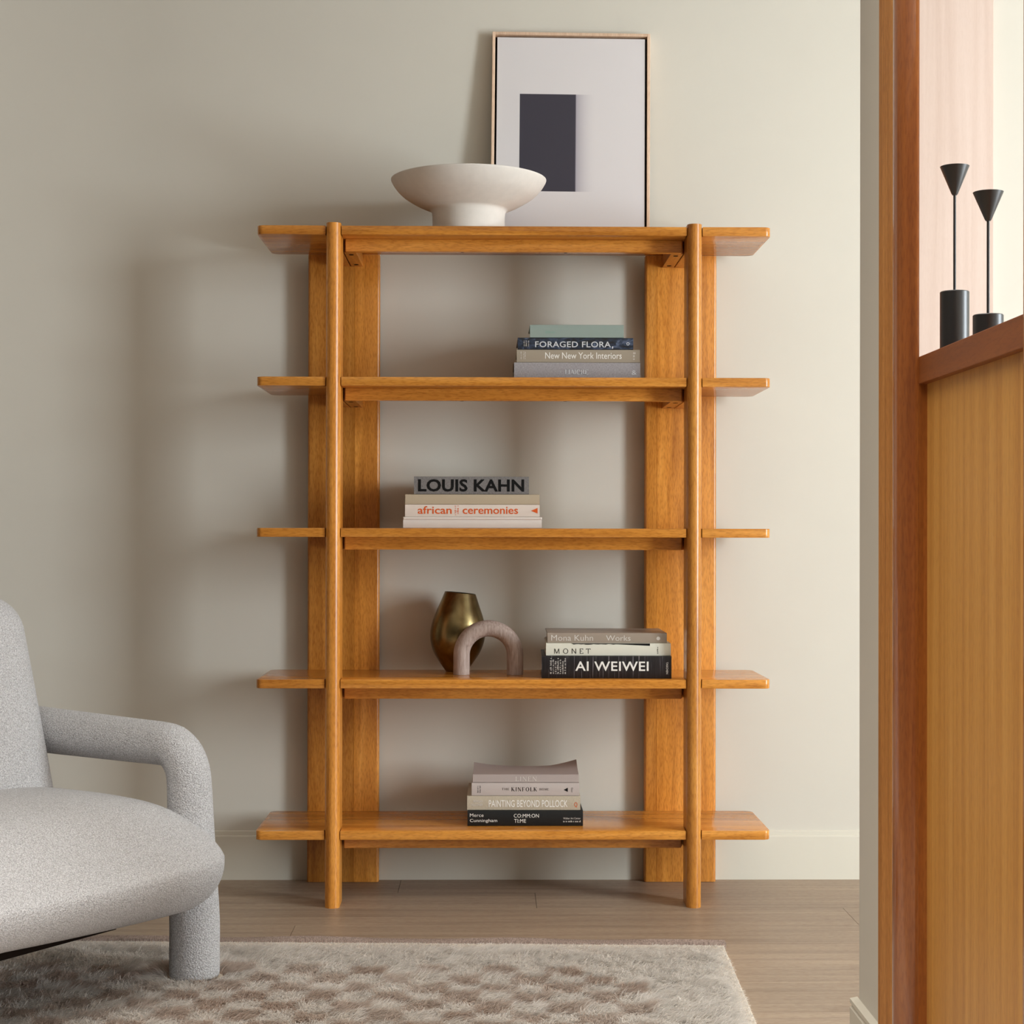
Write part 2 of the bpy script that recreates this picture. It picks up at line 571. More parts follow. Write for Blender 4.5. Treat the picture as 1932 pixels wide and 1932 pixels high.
# stroke glyphs: (x0,y0,x1,y1,weight) ; weight 1 = thick, 0 = thin ; serif feet listed as (x,y)
GL = {
    'I': (0.30, [(.15, 0, .15, 1, 1)], [(.15, 0), (.15, 1)]),
    'L': (0.62, [(.12, 0, .12, 1, 1), (.12, 0, .58, 0, 0), (.58, 0, .6, .22, 0)], [(.12, 0), (.12, 1)]),
    'E': (0.62, [(.12, 0, .12, 1, 1), (.12, 0, .56, 0, 0), (.12, .52, .42, .52, 0), (.12, 1, .54, 1, 0), (.56, 0, .58, .2, 0), (.54, 1, .54, .8, 0)], [(.12, 0), (.12, 1)]),
    'F': (0.58, [(.12, 0, .12, 1, 1), (.12, .52, .42, .52, 0), (.12, 1, .54, 1, 0), (.54, 1, .54, .8, 0)], [(.12, 0), (.12, 1)]),
    'N': (0.86, [(.14, 0, .14, 1, 0), (.14, 1, .72, 0, 1), (.72, 0, .72, 1, 0)], [(.14, 0), (.14, 1), (.72, 1)]),
    'K': (0.76, [(.12, 0, .12, 1, 1), (.12, .45, .6, 1, 0), (.28, .58, .66, 0, 1)], [(.12, 0), (.12, 1), (.6, 1), (.66, 0)]),
    'H': (0.84, [(.14, 0, .14, 1, 1), (.7, 0, .7, 1, 1), (.14, .5, .7, .5, 0)], [(.14, 0), (.14, 1), (.7, 0), (.7, 1)]),
    'T': (0.70, [(.35, 0, .35, 1, 1), (.04, 1, .66, 1, 0), (.04, 1, .04, .8, 0), (.66, 1, .66, .8, 0)], [(.35, 0)]),
    'M': (1.02, [(.14, 0, .18, 1, 0), (.18, 1, .5, .05, 1), (.5, .05, .82, 1, 0), (.82, 1, .88, 0, 1)], [(.14, 0), (.88, 0)]),
    'A': (0.80, [(.06, 0, .4, 1, 0), (.4, 1, .74, 0, 1), (.18, .35, .62, .35, 0)], [(.06, 0), (.74, 0)]),
    'R': (0.74, [(.12, 0, .12, 1, 1), (.12, 1, .4, 1, 0), (.4, 1, .52, .88, 1), (.52, .88, .52, .64, 1), (.52, .64, .4, .5, 1), (.12, .5, .4, .5, 0), (.36, .5, .66, 0, 1)], [(.12, 0), (.12, 1), (.66, 0)]),
    'O': (0.90, 'ring', []),
    'G': (0.88, 'gring', []),
    ' ': (0.45, [], []),
}


def stroke_polys(s, thick=0.14, thin=0.05, serif=0.11, gap=0.06, letter_h=None):
    vs, fs = [], []

    def quad(a, b, c, d):
        n = len(vs)
        vs.extend((a, b, c, d))
        fs.append((n, n + 1, n + 2, n + 3))

    def stroke(x0, y0, x1, y1, w):
        dx, dy = x1 - x0, y1 - y0
        L = math.hypot(dx, dy)
        if abs(dy) > abs(dx) * 0.15:          # horizontal-cut strokes
            h = w / 2 * L / max(abs(dy), 1e-6)
            quad((x0 - h, y0), (x0 + h, y0), (x1 + h, y1), (x1 - h, y1))
        else:
            h = w / 2
            quad((x0, y0 - h), (x1, y1 - h), (x1, y1 + h), (x0, y0 + h))

    cur = 0.0
    for ch in s:
        adv, st, feet = GL[ch]
        if isinstance(st, str):
            n = 28
            rng_ = range(n) if st == 'ring' else range(3, n - 1)
            for i in rng_:
                a0, a1 = 2 * math.pi * i / n, 2 * math.pi * (i + 1) / n
                w = lambda a: thin + (thick - thin) * abs(math.cos(a))
                pt = lambda a, k: (cur + .45 + (.40 - k * w(a)) * math.cos(a), .5 + (.51 - k * w(a)) * math.sin(a))
                quad(pt(a0, 0), pt(a1, 0), pt(a1, 1), pt(a0, 1))
            if st == 'gring':
                stroke(cur + .74, .08, cur + .74, .42, thick)
                stroke(cur + .55, .42, cur + .85, .42, thin)
        else:
            for x0, y0, x1, y1, w in st:
                ww = thick if w else thin
                yy0 = y0 + (thin / 2 if y0 == 0 and y1 == 0 else (-thin / 2 if y0 == 1 and y1 == 1 else 0))
                yy1 = y1 + (thin / 2 if y0 == 0 and y1 == 0 else (-thin / 2 if y0 == 1 and y1 == 1 else 0))
                stroke(cur + x0, yy0, cur + x1, yy1, ww)
            if serif > 0:
                for x, y in feet:
                    e = thin * 0.8
                    yy = y if y == 0 else 1 - e
                    quad((cur + x - serif, yy), (cur + x + serif, yy), (cur + x + serif, yy + e), (cur + x - serif, yy + e))
        cur += adv + gap
    return vs, fs


def tick_polys(n, seed=0):
    """lettering too small to read in the photograph: a line of little upright strokes"""
    rr = random.Random(seed)
    vs, fs, x = [], [], 0.0
    for k in range(n):
        w = rr.uniform(0.18, 0.34)
        h = rr.choice((0.62, 0.66, 0.95))
        vs.extend(((x, 0), (x + w, 0), (x + w, h), (x, h)))
        fs.append((4 * k, 4 * k + 1, 4 * k + 2, 4 * k + 3))
        x += w + rr.choice((0.22, 0.26, 0.7))
    return vs, fs


def put_text(parent, polys, x0, x1, z0, z1, mat, name='title_lettering', y=-0.0005, turn=0):
    """place flat lettering on a spine (facing -y), filling the given rectangle"""
    vs, fs = polys
    if turn == 1:
        vs = [(-b, a) for a, b in vs]
    elif turn == -1:
        vs = [(b, -a) for a, b in vs]
    mx0, mx1 = min(v[0] for v in vs), max(v[0] for v in vs)
    my0, my1 = min(v[1] for v in vs), max(v[1] for v in vs)
    bm = bmesh.new()
    vv = [bm.verts.new((x0 + (a - mx0) / (mx1 - mx0) * (x1 - x0), y, z0 + (b - my0) / (my1 - my0) * (z1 - z0))) for a, b in vs]
    for f in fs:
        try:
            bm.faces.new([vv[i] for i in f])
        except ValueError:
            pass
    me = bpy.data.meshes.new(name)
    bmesh.ops.recalc_face_normals(bm, faces=bm.faces)
    for f in bm.faces:
        if f.normal.y > 0:
            f.normal_flip()
    bm.to_mesh(me)
    bm.free()
    me.materials.append(mat)
    o = bpy.data.objects.new(name, me)
    COL.objects.link(o)
    o.parent = parent
    return o


def flat_poly(parent, pts, mat, name, y=-0.0005):
    bm = bmesh.new()
    f = bm.faces.new([bm.verts.new((a, y, b)) for a, b in pts])
    bm.normal_update()
    if f.normal.y > 0:
        f.normal_flip()
    me = bpy.data.meshes.new(name)
    bm.to_mesh(me)
    bm.free()
    me.materials.append(mat)
    o = bpy.data.objects.new(name, me)
    COL.objects.link(o)
    o.parent = parent
    return o


PAPER = plain('page_paper', (214, 205, 188), 0.9, spec=0.1, grain=0.06, gscale=900)
INKW = plain('white_print', (236, 233, 226), 0.6, spec=0.2)
INKS = plain('silver_print', (206, 208, 210), 0.5, spec=0.3)
INKB = plain('black_print', (14, 14, 14), 0.6, spec=0.2)
INKO = plain('orange_print', (214, 92, 38), 0.6, spec=0.2)
INKP = plain('pale_print', (214, 208, 200), 0.6, spec=0.2)


def cloth(name, rgb, amount=0.25):
    m, nt, bs = new_mat(name)
    a = noise(nt, mapping(nt, (900, 900, 160), False), 1.0, 1, 0.5)
    b = noise(nt, mapping(nt, (160, 900, 900), False), 1.0, 1, 0.5)
    ad = nt.nodes.new('ShaderNodeMath')
    ad.operation = 'ADD'
    nt.links.new(a, ad.inputs[0])
    nt.links.new(b, ad.inputs[1])
    hf = nt.nodes.new('ShaderNodeMath')
    hf.operation = 'MULTIPLY'
    hf.inputs[1].default_value = 0.5
    nt.links.new(ad.outputs[0], hf.inputs[0])
    c = lin(*rgb)
    lo = tuple(v * (1 - amount) for v in c[:3])
    hi = tuple(min(1, v * (1 + amount)) for v in c[:3])
    nt.links.new(ramp(nt, hf.outputs[0], [(0.36, lo), (0.64, hi)]), bs.inputs['Base Color'])
    bs.inputs['Roughness'].default_value = 0.9
    bs.inputs['Specular IOR Level'].default_value = 0.15
    bump(nt, bs, hf.outputs[0], 0.3, 0.0006)
    return m


def book(label, xl, xr, z, t, y, depth, mat, group, rz=0.0, pages=PAPER, soft=False, hollow=0.004, warp=None, round_spine=0.002):
    """a closed book lying flat, its spine towards -y. Local origin: middle of the spine's lower front edge."""
    w = xr - xl
    b = thing('book', label, 'book', ((xl + xr) / 2, y, z + 0.0004), rz, group)
    bt = 0.0012 if soft else 0.0028
    sp = 0.0015 if soft else 0.0035
    r = round_spine
    outer = [(depth, 0.0), (r, 0.0), (r * 0.3, r * 0.3), (0.0, r), (0.0, t - r), (r * 0.3, t - r * 0.3), (r, t), (depth, t)]
    inner = [(depth, t - bt), (sp, t - bt), (sp, bt), (depth, bt)]
    if warp is None:
        bm = prism(outer + inner, -w / 2, w / 2, 'X')
    else:
        bm = bmesh.new()
        prev = None
        nx = 24
        nd = 10
        for k in range(nx + 1):
            x = -w / 2 + w * k / nx
            lower = [(depth, 0.0), (r, 0.0), (0.0, r), (0.0, t - r), (r, t)]
            top = [(r + (depth - r) * j / nd, t + warp(2 * x / w, j / nd)) for j in range(1, nd + 1)]
            und = [(a, c - bt) for a, c in top[::-1]] + [(sp, t - bt), (sp, bt), (depth, bt)]
            ring = [bm.verts.new((x, a, c)) for a, c in lower + top + und]
            if prev:
                for i in range(len(ring)):
                    j = (i + 1) % len(ring)
                    bm.faces.new((prev[i], prev[j], ring[j], ring[i]))
            else:
                first = ring
            prev = ring
        bm.faces.new(first)
        bm.faces.new(prev[::-1])
    mk('cover', bm, mat, b, smooth=35)
    e = 0.0005 if soft else hollow
    mk('pages', box(-w / 2 + e, w / 2 - e, sp, depth - e, bt, t - bt), pages, b)
    return b


G2 = 'books stacked on the second shelf from the top'
G3 = 'books stacked on the middle shelf'
G4 = 'books stacked on the fourth shelf from the top'
G5 = 'books stacked on the bottom shelf'

# second shelf
z = SH[3]
M_GREYL = cloth('grey_linen_cover', (158, 153, 154), 0.2)
b = book('thick grey linen book at the bottom of the stack on the second shelf', 0.001, 0.344, z, 0.0475, 0.08, 0.26, M_GREYL, G2)
put_text(b, stroke_polys('LIAIGRE', 0.17, 0.07, 0.12, 0.02), -0.033, 0.030, 0.0150, 0.0285, INKS)
put_text(b, text_polys('&'), 0.148, 0.162, 0.0145, 0.0265, INKS, 'publisher_mark')
rb = bmesh.new()
add_box(rb, -0.1735, -0.1722, 0.03, 0.036, 0.012, 0.0470)
mk('ribbon', rb, HOLE, b)
z += 0.0477
M_NNY = plain('taupe_paper_cover', (160, 148, 130), 0.55, spec=0.4)
b = book('taupe book with white title lettering, second from bottom of the second-shelf stack', 0.008, 0.343, z, 0.0352, 0.083, 0.25, M_NNY, G2, rz=-0.004)
put_text(b, text_polys('New New York Interiors', 0.004), -0.090, 0.118, 0.0102, 0.0275, INKW)
for q, sx in enumerate((-0.157, -0.150, -0.146)):
    put_text(b, tick_polys(9, q), sx, sx + 0.0028, 0.009, 0.029, INKP, 'author_lettering', turn=1)
put_text(b, tick_polys(6, 5), 0.149, 0.156, 0.008, 0.028, INKP, 'publisher_mark', turn=-1)
z += 0.0356


def flora_material():
    m, nt, bs = new_mat('dark_floral_cover')
    n = noise(nt, mapping(nt, (30, 30, 60), False), 1.0, 5, 0.7, 1.2)
    nt.links.new(ramp(nt, n, [(0.42, lin(22, 26, 30)), (0.55, lin(40, 52, 72)), (0.66, lin(92, 104, 128))]), bs.inputs['Base Color'])
    bs.inputs['Roughness'].default_value = 0.4
    return m


b = book('dark navy floral book with pale capitals, below the sage green book', 0.011, 0.325, z, 0.0315, 0.081, 0.24, flora_material(), G2, rz=0.003)
put_text(b, text_polys('FORAGED FLORA', 0.012, 1.06), -0.110, 0.096, 0.0055, 0.0215, INKS)
flat_poly(b, [(0.099, 0.007), (0.102, 0.009), (0.1025, 0.004), (0.0995, 0.001)], INKS, 'comma_mark')
ring = bmesh.new()
for i in range(20):
    a0, a1 = 2 * math.pi * i / 20, 2 * math.pi * (i + 1) / 20
    q = [ring.verts.new((0.1425 + rr * math.cos(a), -0.0006, 0.0155 + rr * math.sin(a))) for rr, a in ((.0026, a0), (.0026, a1), (.0042, a1), (.0042, a0))]
    ring.faces.new(q)
mk('publisher_mark', ring, INKS, b)
for q in range(3):
    put_text(b, tick_polys(8, 10 + q), -0.142 + q * 0.006, -0.1385 + q * 0.006, 0.008, 0.023, INKP, 'author_lettering', turn=1)
z += 0.032
M_SAGE = plain('sage_green_cover', (142, 156, 148), 0.6, spec=0.35)
b = book('small sage green book on top of the second-shelf stack', 0.044, 0.299, z, 0.0352, 0.083, 0.19, M_SAGE, G2)
put_text(b, tick_polys(7, 20), -0.085, -0.060, 0.012, 0.018, plain('sage_print', (128, 160, 148), 0.6), 'title_lettering')

# middle shelf
z = SH[2]
M_WHITE = plain('white_gloss_cover', (226, 217, 208), 0.5, spec=0.4)
M_OFF = plain('off_white_cover', (222, 208, 196), 0.6, spec=0.3)
M_BEIGE = plain('beige_cloth_cover', (184, 168, 144), 0.8, spec=0.2)
b = book('white book lying lowest in the stack on the middle shelf', -0.299, 0.077, z, 0.0305, 0.078, 0.27, M_WHITE, G3)
mk('cover_lip', box(-0.188, 0.1885, -0.0030, 0.004, 0.0235, 0.0302, bev=0.002), M_WHITE, b)
z += 0.0307
b = book('off-white book with orange lowercase title, above the lowest white book', -0.294, 0.071, z, 0.0336, 0.080, 0.27, M_OFF, G3)
put_text(b, text_polys('african', 0.010), -0.148, -0.056, 0.0080, 0.0290, INKO)
put_text(b, text_polys('ceremonies', 0.010), -0.026, 0.124, 0.0080, 0.0278, INKO)
for q in range(2):
    put_text(b, tick_polys(9 - 3 * q, 30 + q), -0.049 + q * 0.007, -0.044 + q * 0.007, 0.005 + q * 0.003, 0.030, INKO, 'author_lettering', turn=1)
flat_poly(b, [(0.159, 0.017), (0.177, 0.0095), (0.177, 0.0245)], INKO, 'publisher_mark')
z += 0.0338
b = book('plain beige book directly under the grey book with big black capitals', -0.2935, 0.071, z, 0.0272, 0.080, 0.27, M_BEIGE, G3)
z += 0.0276
M_KAHN = cloth('dark_grey_cloth_cover', (122, 118, 116), 0.3)
b = book('grey cloth book with big black capitals on top of the middle-shelf stack', -0.270, 0.042, z, 0.0480, 0.081, 0.24, M_KAHN, G3)
put_text(b, text_polys('LOUIS KAHN', 0.030, 1.02), -0.145, 0.143, 0.0070, 0.0410, INKB)

# fourth shelf
z = SH[1]


def stripes_material():
    m, nt, bs = new_mat('black_streaked_cover')
    n = noise(nt, mapping(nt, (260, 4, 5), False), 1.0, 3, 0.7)
    nt.links.new(ramp(nt, n, [(0.5, lin(20, 16, 18)), (0.60, lin(44, 38, 42)), (0.70, lin(150, 142, 146))]), bs.inputs['Base Color'])
    bs.inputs['Roughness'].default_value = 0.4
    return m


b = book('thick black book with bold white capitals, lowest in the fourth-shelf stack', 0.076, 0.425, z, 0.0598, 0.036, 0.26, stripes_material(), G4, rz=-0.055 * 0.4)
put_text(b, text_polys('AI WEIWEI', 0.014, 1.06), -0.084, 0.113, 0.0200, 0.0455, INKW)
for q in range(7):
    put_text(b, tick_polys(11, 40 + q), -0.152 + q * 0.0064, -0.1478 + q * 0.0064, 0.012, 0.054 - 0.004 * (q % 3), INKP, 'author_lettering', turn=1)
put_text(b, text_polys('TASCHEN', 0.01), 0.160, 0.1655, 0.012, 0.044, INKP, 'publisher_mark', turn=-1)
z += 0.060
M_CREAM = plain('cream_gloss_cover', (220, 216, 200), 0.45, spec=0.4)
b = book('cream book with thin black capitals, between the black and taupe books', 0.088, 0.424, z, 0.0340, 0.044, 0.25, M_CREAM, G4, rz=-0.012)
put_text(b, stroke_polys('MONET', 0.095, 0.095, 0.0, 0.42), -0.146, -0.048, 0.0055, 0.0195, INKB)
stri = [(-0.100, 0.0334)] + [(-0.100 + 0.2 * i / 30, 0.0300 + 0.0022 * random.random()) for i in range(1, 20)] + [(0.112, 0.0272), (0.112, 0.0334)]
flat_poly(b, stri, INKB, 'picture_strip')
put_text(b, tick_polys(6, 6), 0.131, 0.134, 0.006, 0.024, INKB, 'publisher_mark', turn=1)
z += 0.0342
M_KUHN = plain('taupe_gloss_cover', (158, 143, 128), 0.35, spec=0.5)
b = book('taupe book with thin pale lettering on top of the fourth-shelf stack', 0.092, 0.414, z, 0.0270, 0.050, 0.23, M_KUHN, G4, rz=-0.006)
put_text(b, text_polys('Mona Kuhn', -0.004), -0.151, -0.038, 0.0060, 0.0215, INKP)
put_text(b, text_polys('Works', -0.004), -0.003, 0.063, 0.0060, 0.0205, INKP)
flat_poly(b, [(0.138 + 0.005 * math.cos(R(a)), 0.0125 + 0.005 * math.sin(R(a))) for a in range(0, 360, 24)], INKP, 'publisher_mark')

# bottom shelf
z = SH[0]
M_BLK = plain('black_matt_cover', (20, 22, 22), 0.5, spec=0.4)
b = book('black book with small white lettering at the bottom of the bottom-shelf stack', -0.123, 0.190, z, 0.0416, 0.076, 0.25, M_BLK, G5)
put_text(b, text_polys('Merce', 0.0, 1.04), -0.150, -0.113, 0.0245, 0.0335, INKW, 'author_lettering')
put_text(b, text_polys('Cunningham', 0.0, 1.04), -0.150, -0.076, 0.0080, 0.0190, INKW, 'author_lettering')
put_text(b, text_polys('CO:MM:ON', 0.0, 1.04), -0.031, 0.037, 0.0225, 0.0325, INKW)
put_text(b, text_polys('TI:ME', 0.0, 1.04), -0.030, 0.002, 0.0085, 0.0185, INKW)
put_text(b, text_polys('Walker Art Center'), 0.103, 0.150, 0.0180, 0.0230, INKP, 'publisher_mark')
put_text(b, tick_polys(16, 50), 0.103, 0.150, 0.0100, 0.0150, INKP, 'publisher_mark')
z += 0.0418
M_POL = cloth('sand_linen_cover', (186, 174, 154), 0.12)
b = book('sand coloured book with white block capitals, second from bottom on the bottom shelf', -0.124, 0.183, z, 0.0382, 0.080, 0.24, M_POL, G5, rz=-0.006)
put_text(b, text_polys('PAINTING BEYOND POLLOCK', 0.008, 1.0), -0.095, 0.119, 0.0085, 0.0275, INKW)
put_text(b, text_polys('MORGAN', 0.01), -0.137, -0.111, 0.0210, 0.0275, INKP, 'author_lettering')
put_text(b, text_polys('FALCONER', 0.01), -0.143, -0.111, 0.0115, 0.0180, INKP, 'author_lettering')
put_text(b, text_polys('Q'), 0.137, 0.1455, 0.0075, 0.0215, INKO, 'publisher_mark')
z += 0.0385
M_KIN = plain('pale_mauve_grey_cover', (190, 178, 172), 0.65, spec=0.3)
b = book('pale grey book with centred black serif title, second from top on the bottom shelf', -0.112, 0.180, z, 0.0348, 0.082, 0.22, M_KIN, G5, rz=-0.008)
put_text(b, stroke_polys('THE', 0.13, 0.06, 0.1, 0.25), -0.0640, -0.0440, 0.0155, 0.0215, INKB)
put_text(b, stroke_polys('KINFOLK', 0.15, 0.055, 0.12, 0.22), -0.0380, 0.0315, 0.0125, 0.0235, INKB)
put_text(b, stroke_polys('HOME', 0.13, 0.06, 0.1, 0.22), 0.0385, 0.0630, 0.0150, 0.0210, INKB)
flat_poly(b, [(0.104, 0.0165), (0.115, 0.0110), (0.115, 0.0225)], INKB, 'publisher_mark')
put_text(b, text_polys('Ouur'), 0.124, 0.129, 0.0095, 0.0225, INKB, 'publisher_mark', turn=-1)
for q in range(2):
    put_text(b, tick_polys(10, 60 + q), -0.131 + q * 0.006, -0.1275 + q * 0.006, 0.0085, 0.0270, INKB, 'author_lettering', turn=1)
z += 0.0350
M_LIN = plain('mauve_taupe_paperback', (176, 162, 156), 0.6, spec=0.3)
b = book('mauve grey paperback with curled cover on top of the bottom-shelf stack', -0.109, 0.179, z, 0.0222, 0.086, 0.17, M_LIN, G5, rz=-0.01, soft=True,
         warp=lambda u, v: v * v * (0.011 * abs(u) ** 2.5 + (0.008 * (u - 0.5) / 0.5 if u > 0.5 else 0)))
put_text(b, stroke_polys('LINEN', 0.12, 0.05, 0.12, 0.16), -0.028, 0.030, 0.0045, 0.0165, INKP)

# ------------------------------------------------------------------ ornaments on the shelf
bowl = thing('pedestal_bowl', 'wide off-white ceramic bowl on a thick foot, on top of the bookshelf', 'bowl', (-0.1235, 0.1020, SH[4] + 0.0004))
prof = smooth_profile([(0.0995, 0.0), (0.0985, 0.02), (0.0990, 0.04), (0.1005, 0.053), (0.1060, 0.0605), (0.120, 0.066), (0.146, 0.078), (0.178, 0.098), (0.198, 0.118), (0.2095, 0.136), (0.2116, 0.1425)], 5)
inn = smooth_profile([(0.2090, 0.1435), (0.200, 0.128), (0.175, 0.104), (0.13, 0.080), (0.07, 0.066), (0.0, 0.062)], 5)
mk('bowl_body', lathe([(0.0, 0.0)] + prof + inn, 96), CERAMIC, bowl, smooth=50)

frame = thing('picture_frame', 'thin pale wood picture frame leaning on the wall above the bookshelf', 'picture', (0.1625, 0.3255, SH[4] + 0.0026), 0.0, None, R(-4.6), R(0.5))
FW, FH, FD, FB = 0.227, 0.6175, 0.030, 0.0085
mk('frame_bar', box(-FW, -FW + FB, -FD, 0, 0, FH, bev=0.001), ASH, frame)
mk('frame_bar', box(FW - FB, FW, -FD, 0, 0, FH, bev=0.001), ASH, frame)
mk('frame_bar', box(-FW + FB, FW - FB, -FD, 0, FH - FB, FH, bev=0.001), ASH, frame)
mk('frame_bar', box(-FW + FB, FW - FB, -FD, 0, 0, FB, bev=0.001), ASH, frame)
mk('backing', box(-FW + FB, FW - FB, -0.008, -0.003, FB, FH - FB), HOLE, frame)


def print_material():
    m, nt, bs = new_mat('abstract_print')
    tc = nt.nodes.new('ShaderNodeTexCoord')
    sx = nt.nodes.new('ShaderNodeSeparateXYZ')
    nt.links.new(tc.outputs['Object'], sx.inputs[0])

    def mr(sock, a, b):
        n = nt.nodes.new('ShaderNodeMapRange')
        n.inputs['From Min'].default_value = a
        n.inputs['From Max'].default_value = b
        nt.links.new(sock, n.inputs['Value'])
        return n.outputs[0]

    def mul(a, b):
        n = nt.nodes.new('ShaderNodeMath')
        n.operation = 'MULTIPLY'
        nt.links.new(a, n.inputs[0])
        nt.links.new(b, n.inputs[1])
        return n.outputs[0]
    zin = mul(mr(sx.outputs[2], RZ0, RZ0 + 0.0008), mr(sx.outputs[2], RZ1, RZ1 - 0.0008))
    solid = mul(mul(mr(sx.outputs[0], RX0, RX0 + 0.0008), mr(sx.outputs[0], RX1 + 0.003, RX1)), zin)
    fade = mul(mul(mr(sx.outputs[0], RX1 - 0.001, RX1), mr(sx.outputs[0], RX1 + 0.062, RX1)), zin)
    pw = nt.nodes.new('ShaderNodeMath')
    pw.operation = 'MULTIPLY'
    pw.inputs[1].default_value = 0.6
    nt.links.new(mul(fade, fade), pw.inputs[0])
    c = mix_color(nt, pw.outputs[0], lin(224, 219, 219), lin(120, 112, 134))
    c = mix_color(nt, solid, c, lin(68, 65, 74))
    nt.links.new(c, bs.inputs['Base Color'])
    bs.inputs['Roughness'].default_value = 0.7
    bs.inputs['Specular IOR Level'].default_value = 0.2
    return m


RX0, RX1, RZ0, RZ1 = -0.147, 0.013, 0.152, 0.4375
CG = FB + 0.006
mk('canvas', box(-FW + CG, FW - CG, -0.024, -0.008, CG, FH - CG), print_material(), frame)

VH = 0.2215
vase = thing('vase', 'dark brass vase with slanted rim behind the small taupe arch', 'vase', (-0.1575, 0.266, SH[1] + 0.0004))
prof = smooth_profile([(0.0295, 0.0), (0.045, 0.022), (0.0645, 0.052), (0.0745, 0.080), (0.0775, 0.104), (0.0755, 0.128), (0.0685, 0.155), (0.056, 0.188), (0.0435, VH)], 6)
inn = [(0.0415, VH), (0.054, 0.187), (0.066, 0.155), (0.072, 0.12), (0.06, 0.06), (0.0, 0.02)]
bm = lathe([(0.0, 0.0)] + prof + inn, 72)
for v in bm.verts:
    k = max(0.0, v.co.z) / VH
    v.co.z -= v.co.x * 0.095 * k ** 4
    v.co.x += 0.0105 * k ** 1.5
mk('vase_body', bm, BRASS, vase, smooth=50)

archo = thing('arch_sculpture', 'small taupe arch sculpture standing in front of the brass vase', 'ornament', (-0.0675, 0.158, SH[1] + 0.0004))
ar, at = 0.0738, 0.0226
hz = 0.150 - at - ar
path = [(-ar, 0, 0.0)] + [(-ar, 0, hz * k / 4) for k in range(1, 4)] + [(-ar * math.cos(R(a)), 0, hz + ar * math.sin(R(a))) for a in range(0, 181, 6)] + [(ar, 0, hz * k / 4) for k in range(3, 0, -1)] + [(ar, 0, 0.0)]
mk('arch_body', sweep(path, at, 28), ARCHM, archo, smooth=40)

# ------------------------------------------------------------------ candle holders on the ledge
def candle_holder(label, x, y, base_h, cone_z, top_z, r):
    c = thing('candle_holder', label, 'candle holder', (x, y, 1.2824), 0, 'black candle holders on the ledge')
    mk('base', lathe([(0, 0), (r - 0.001, 0), (r, 0.001), (r, base_h - 0.0012), (r - 0.0012, base_h), (0, base_h)], 48), BLACK, c, smooth=40)
    mk('stem', lathe([(0, base_h - 0.001), (0.0022, base_h - 0.001), (0.0022, cone_z + 0.004), (0, cone_z + 0.004)], 20), BLACK, c, smooth=40)
    mk('cup', lathe([(0, cone_z), (0.0036, cone_z), (0.0050, cone_z + 0.002), (r, top_z), (r - 0.0012, top_z), (0.004, cone_z + 0.006), (0, cone_z + 0.006)], 48), BLACK, c, smooth=40)


candle_holder('taller black candle holder with high cylinder base, next to the rounded post', 0.672, -1.840, 0.099, 0.252, 0.2975, 0.0228)
candle_holder('shorter black candle holder with low base, farther from the rounded post', 0.6725, -2.019, 0.039, 0.178, 0.2205, 0.0222)

# ------------------------------------------------------------------ armchair
PHI = -32.5
chair = thing('armchair', 'pale grey boucle armchair with thick tubular arms on the shaggy rug', 'armchair', (-0.718, -0.742, 0.014), R(PHI))
# local axes: +x forward, -y towards the viewer's side; the far arm lies at y = 0, the near arm at y = -0.76
AR = 0.0545
CW = 0.76


def arm_path():
    """centre line (x, z, radius): rear leg, top rail, tight bend, front post and leg"""
    out = [(-0.76, z_, 0.056) for z_ in (0.005, 0.1, 0.2, 0.3, 0.39)]
    for a in range(15, 91, 15):
        out.append((-0.76 + 0.12 * (1 - math.cos(R(a))), 0.399 + 0.12 * math.sin(R(a)), 0.056))
    for k in range(1, 7):
        t = k / 6
        out.append((-0.64 + 0.550 * t, 0.519 - 0.011 * t, 0.056 - 0.0075 * t))
    out += [(-0.060, 0.501, 0.0485), (-0.036, 0.481, 0.049), (-0.021, 0.452, 0.049), (-0.016, 0.415, 0.0495), (-0.013, 0.35, 0.051),
            (-0.009, 0.28, 0.0525), (-0.005, 0.20, 0.0545), (0.0, 0.12, 0.0555), (0.0, 0.06, 0.0555), (0.0, 0.008, 0.0555), (0.0, 0.0, 0.052)]
    return out


AP = smooth_profile(arm_path(), 3)
for yy in (0.0, -CW):
    mk('arm', sweep([(a, yy, c) for a, c, _ in AP], [r_ for _, _, r_ in AP], 28), BOUCLE, chair, smooth=60)


def seat_warp(p):
    x, y, z_ = p
    u, v = max(0.0, x / 0.39), abs(y) / 0.41
    if z_ > 0:
        k = z_ / 0.14
        x -= 0.055 * k * u
        z_ -= k * (0.060 * u ** 4 + 0.045 * v ** 4)      # crown falls away to the front and to the arms
    else:
        k = min(1.0, -z_ / 0.14)
        x -= 0.008 * k * k * u
        z_ += 0.026 * k * min(1.0, max(0.0, (0.40 - y) / 0.6))
    return Vector((x, y, z_))


mk('seat', pillow(0.375, 0.400, 0.124, 0.112, (0.035, 0.012, 0.020), 30, seat_warp), BOUCLE, chair, smooth=180, loc=(-0.256, -0.375, 0.277))
mk('backrest', pillow(0.105, 0.335, 0.325, 0.10, (0.02, 0.0, 0.0), 26), BOUCLE, chair, smooth=180, loc=(-0.484, -0.375, 0.520), rot=(0, R(-15), 0))
mk('dust_cover', box(-0.54, -0.02, -0.70, -0.22, 0.143, 0.164), HOLE, chair)

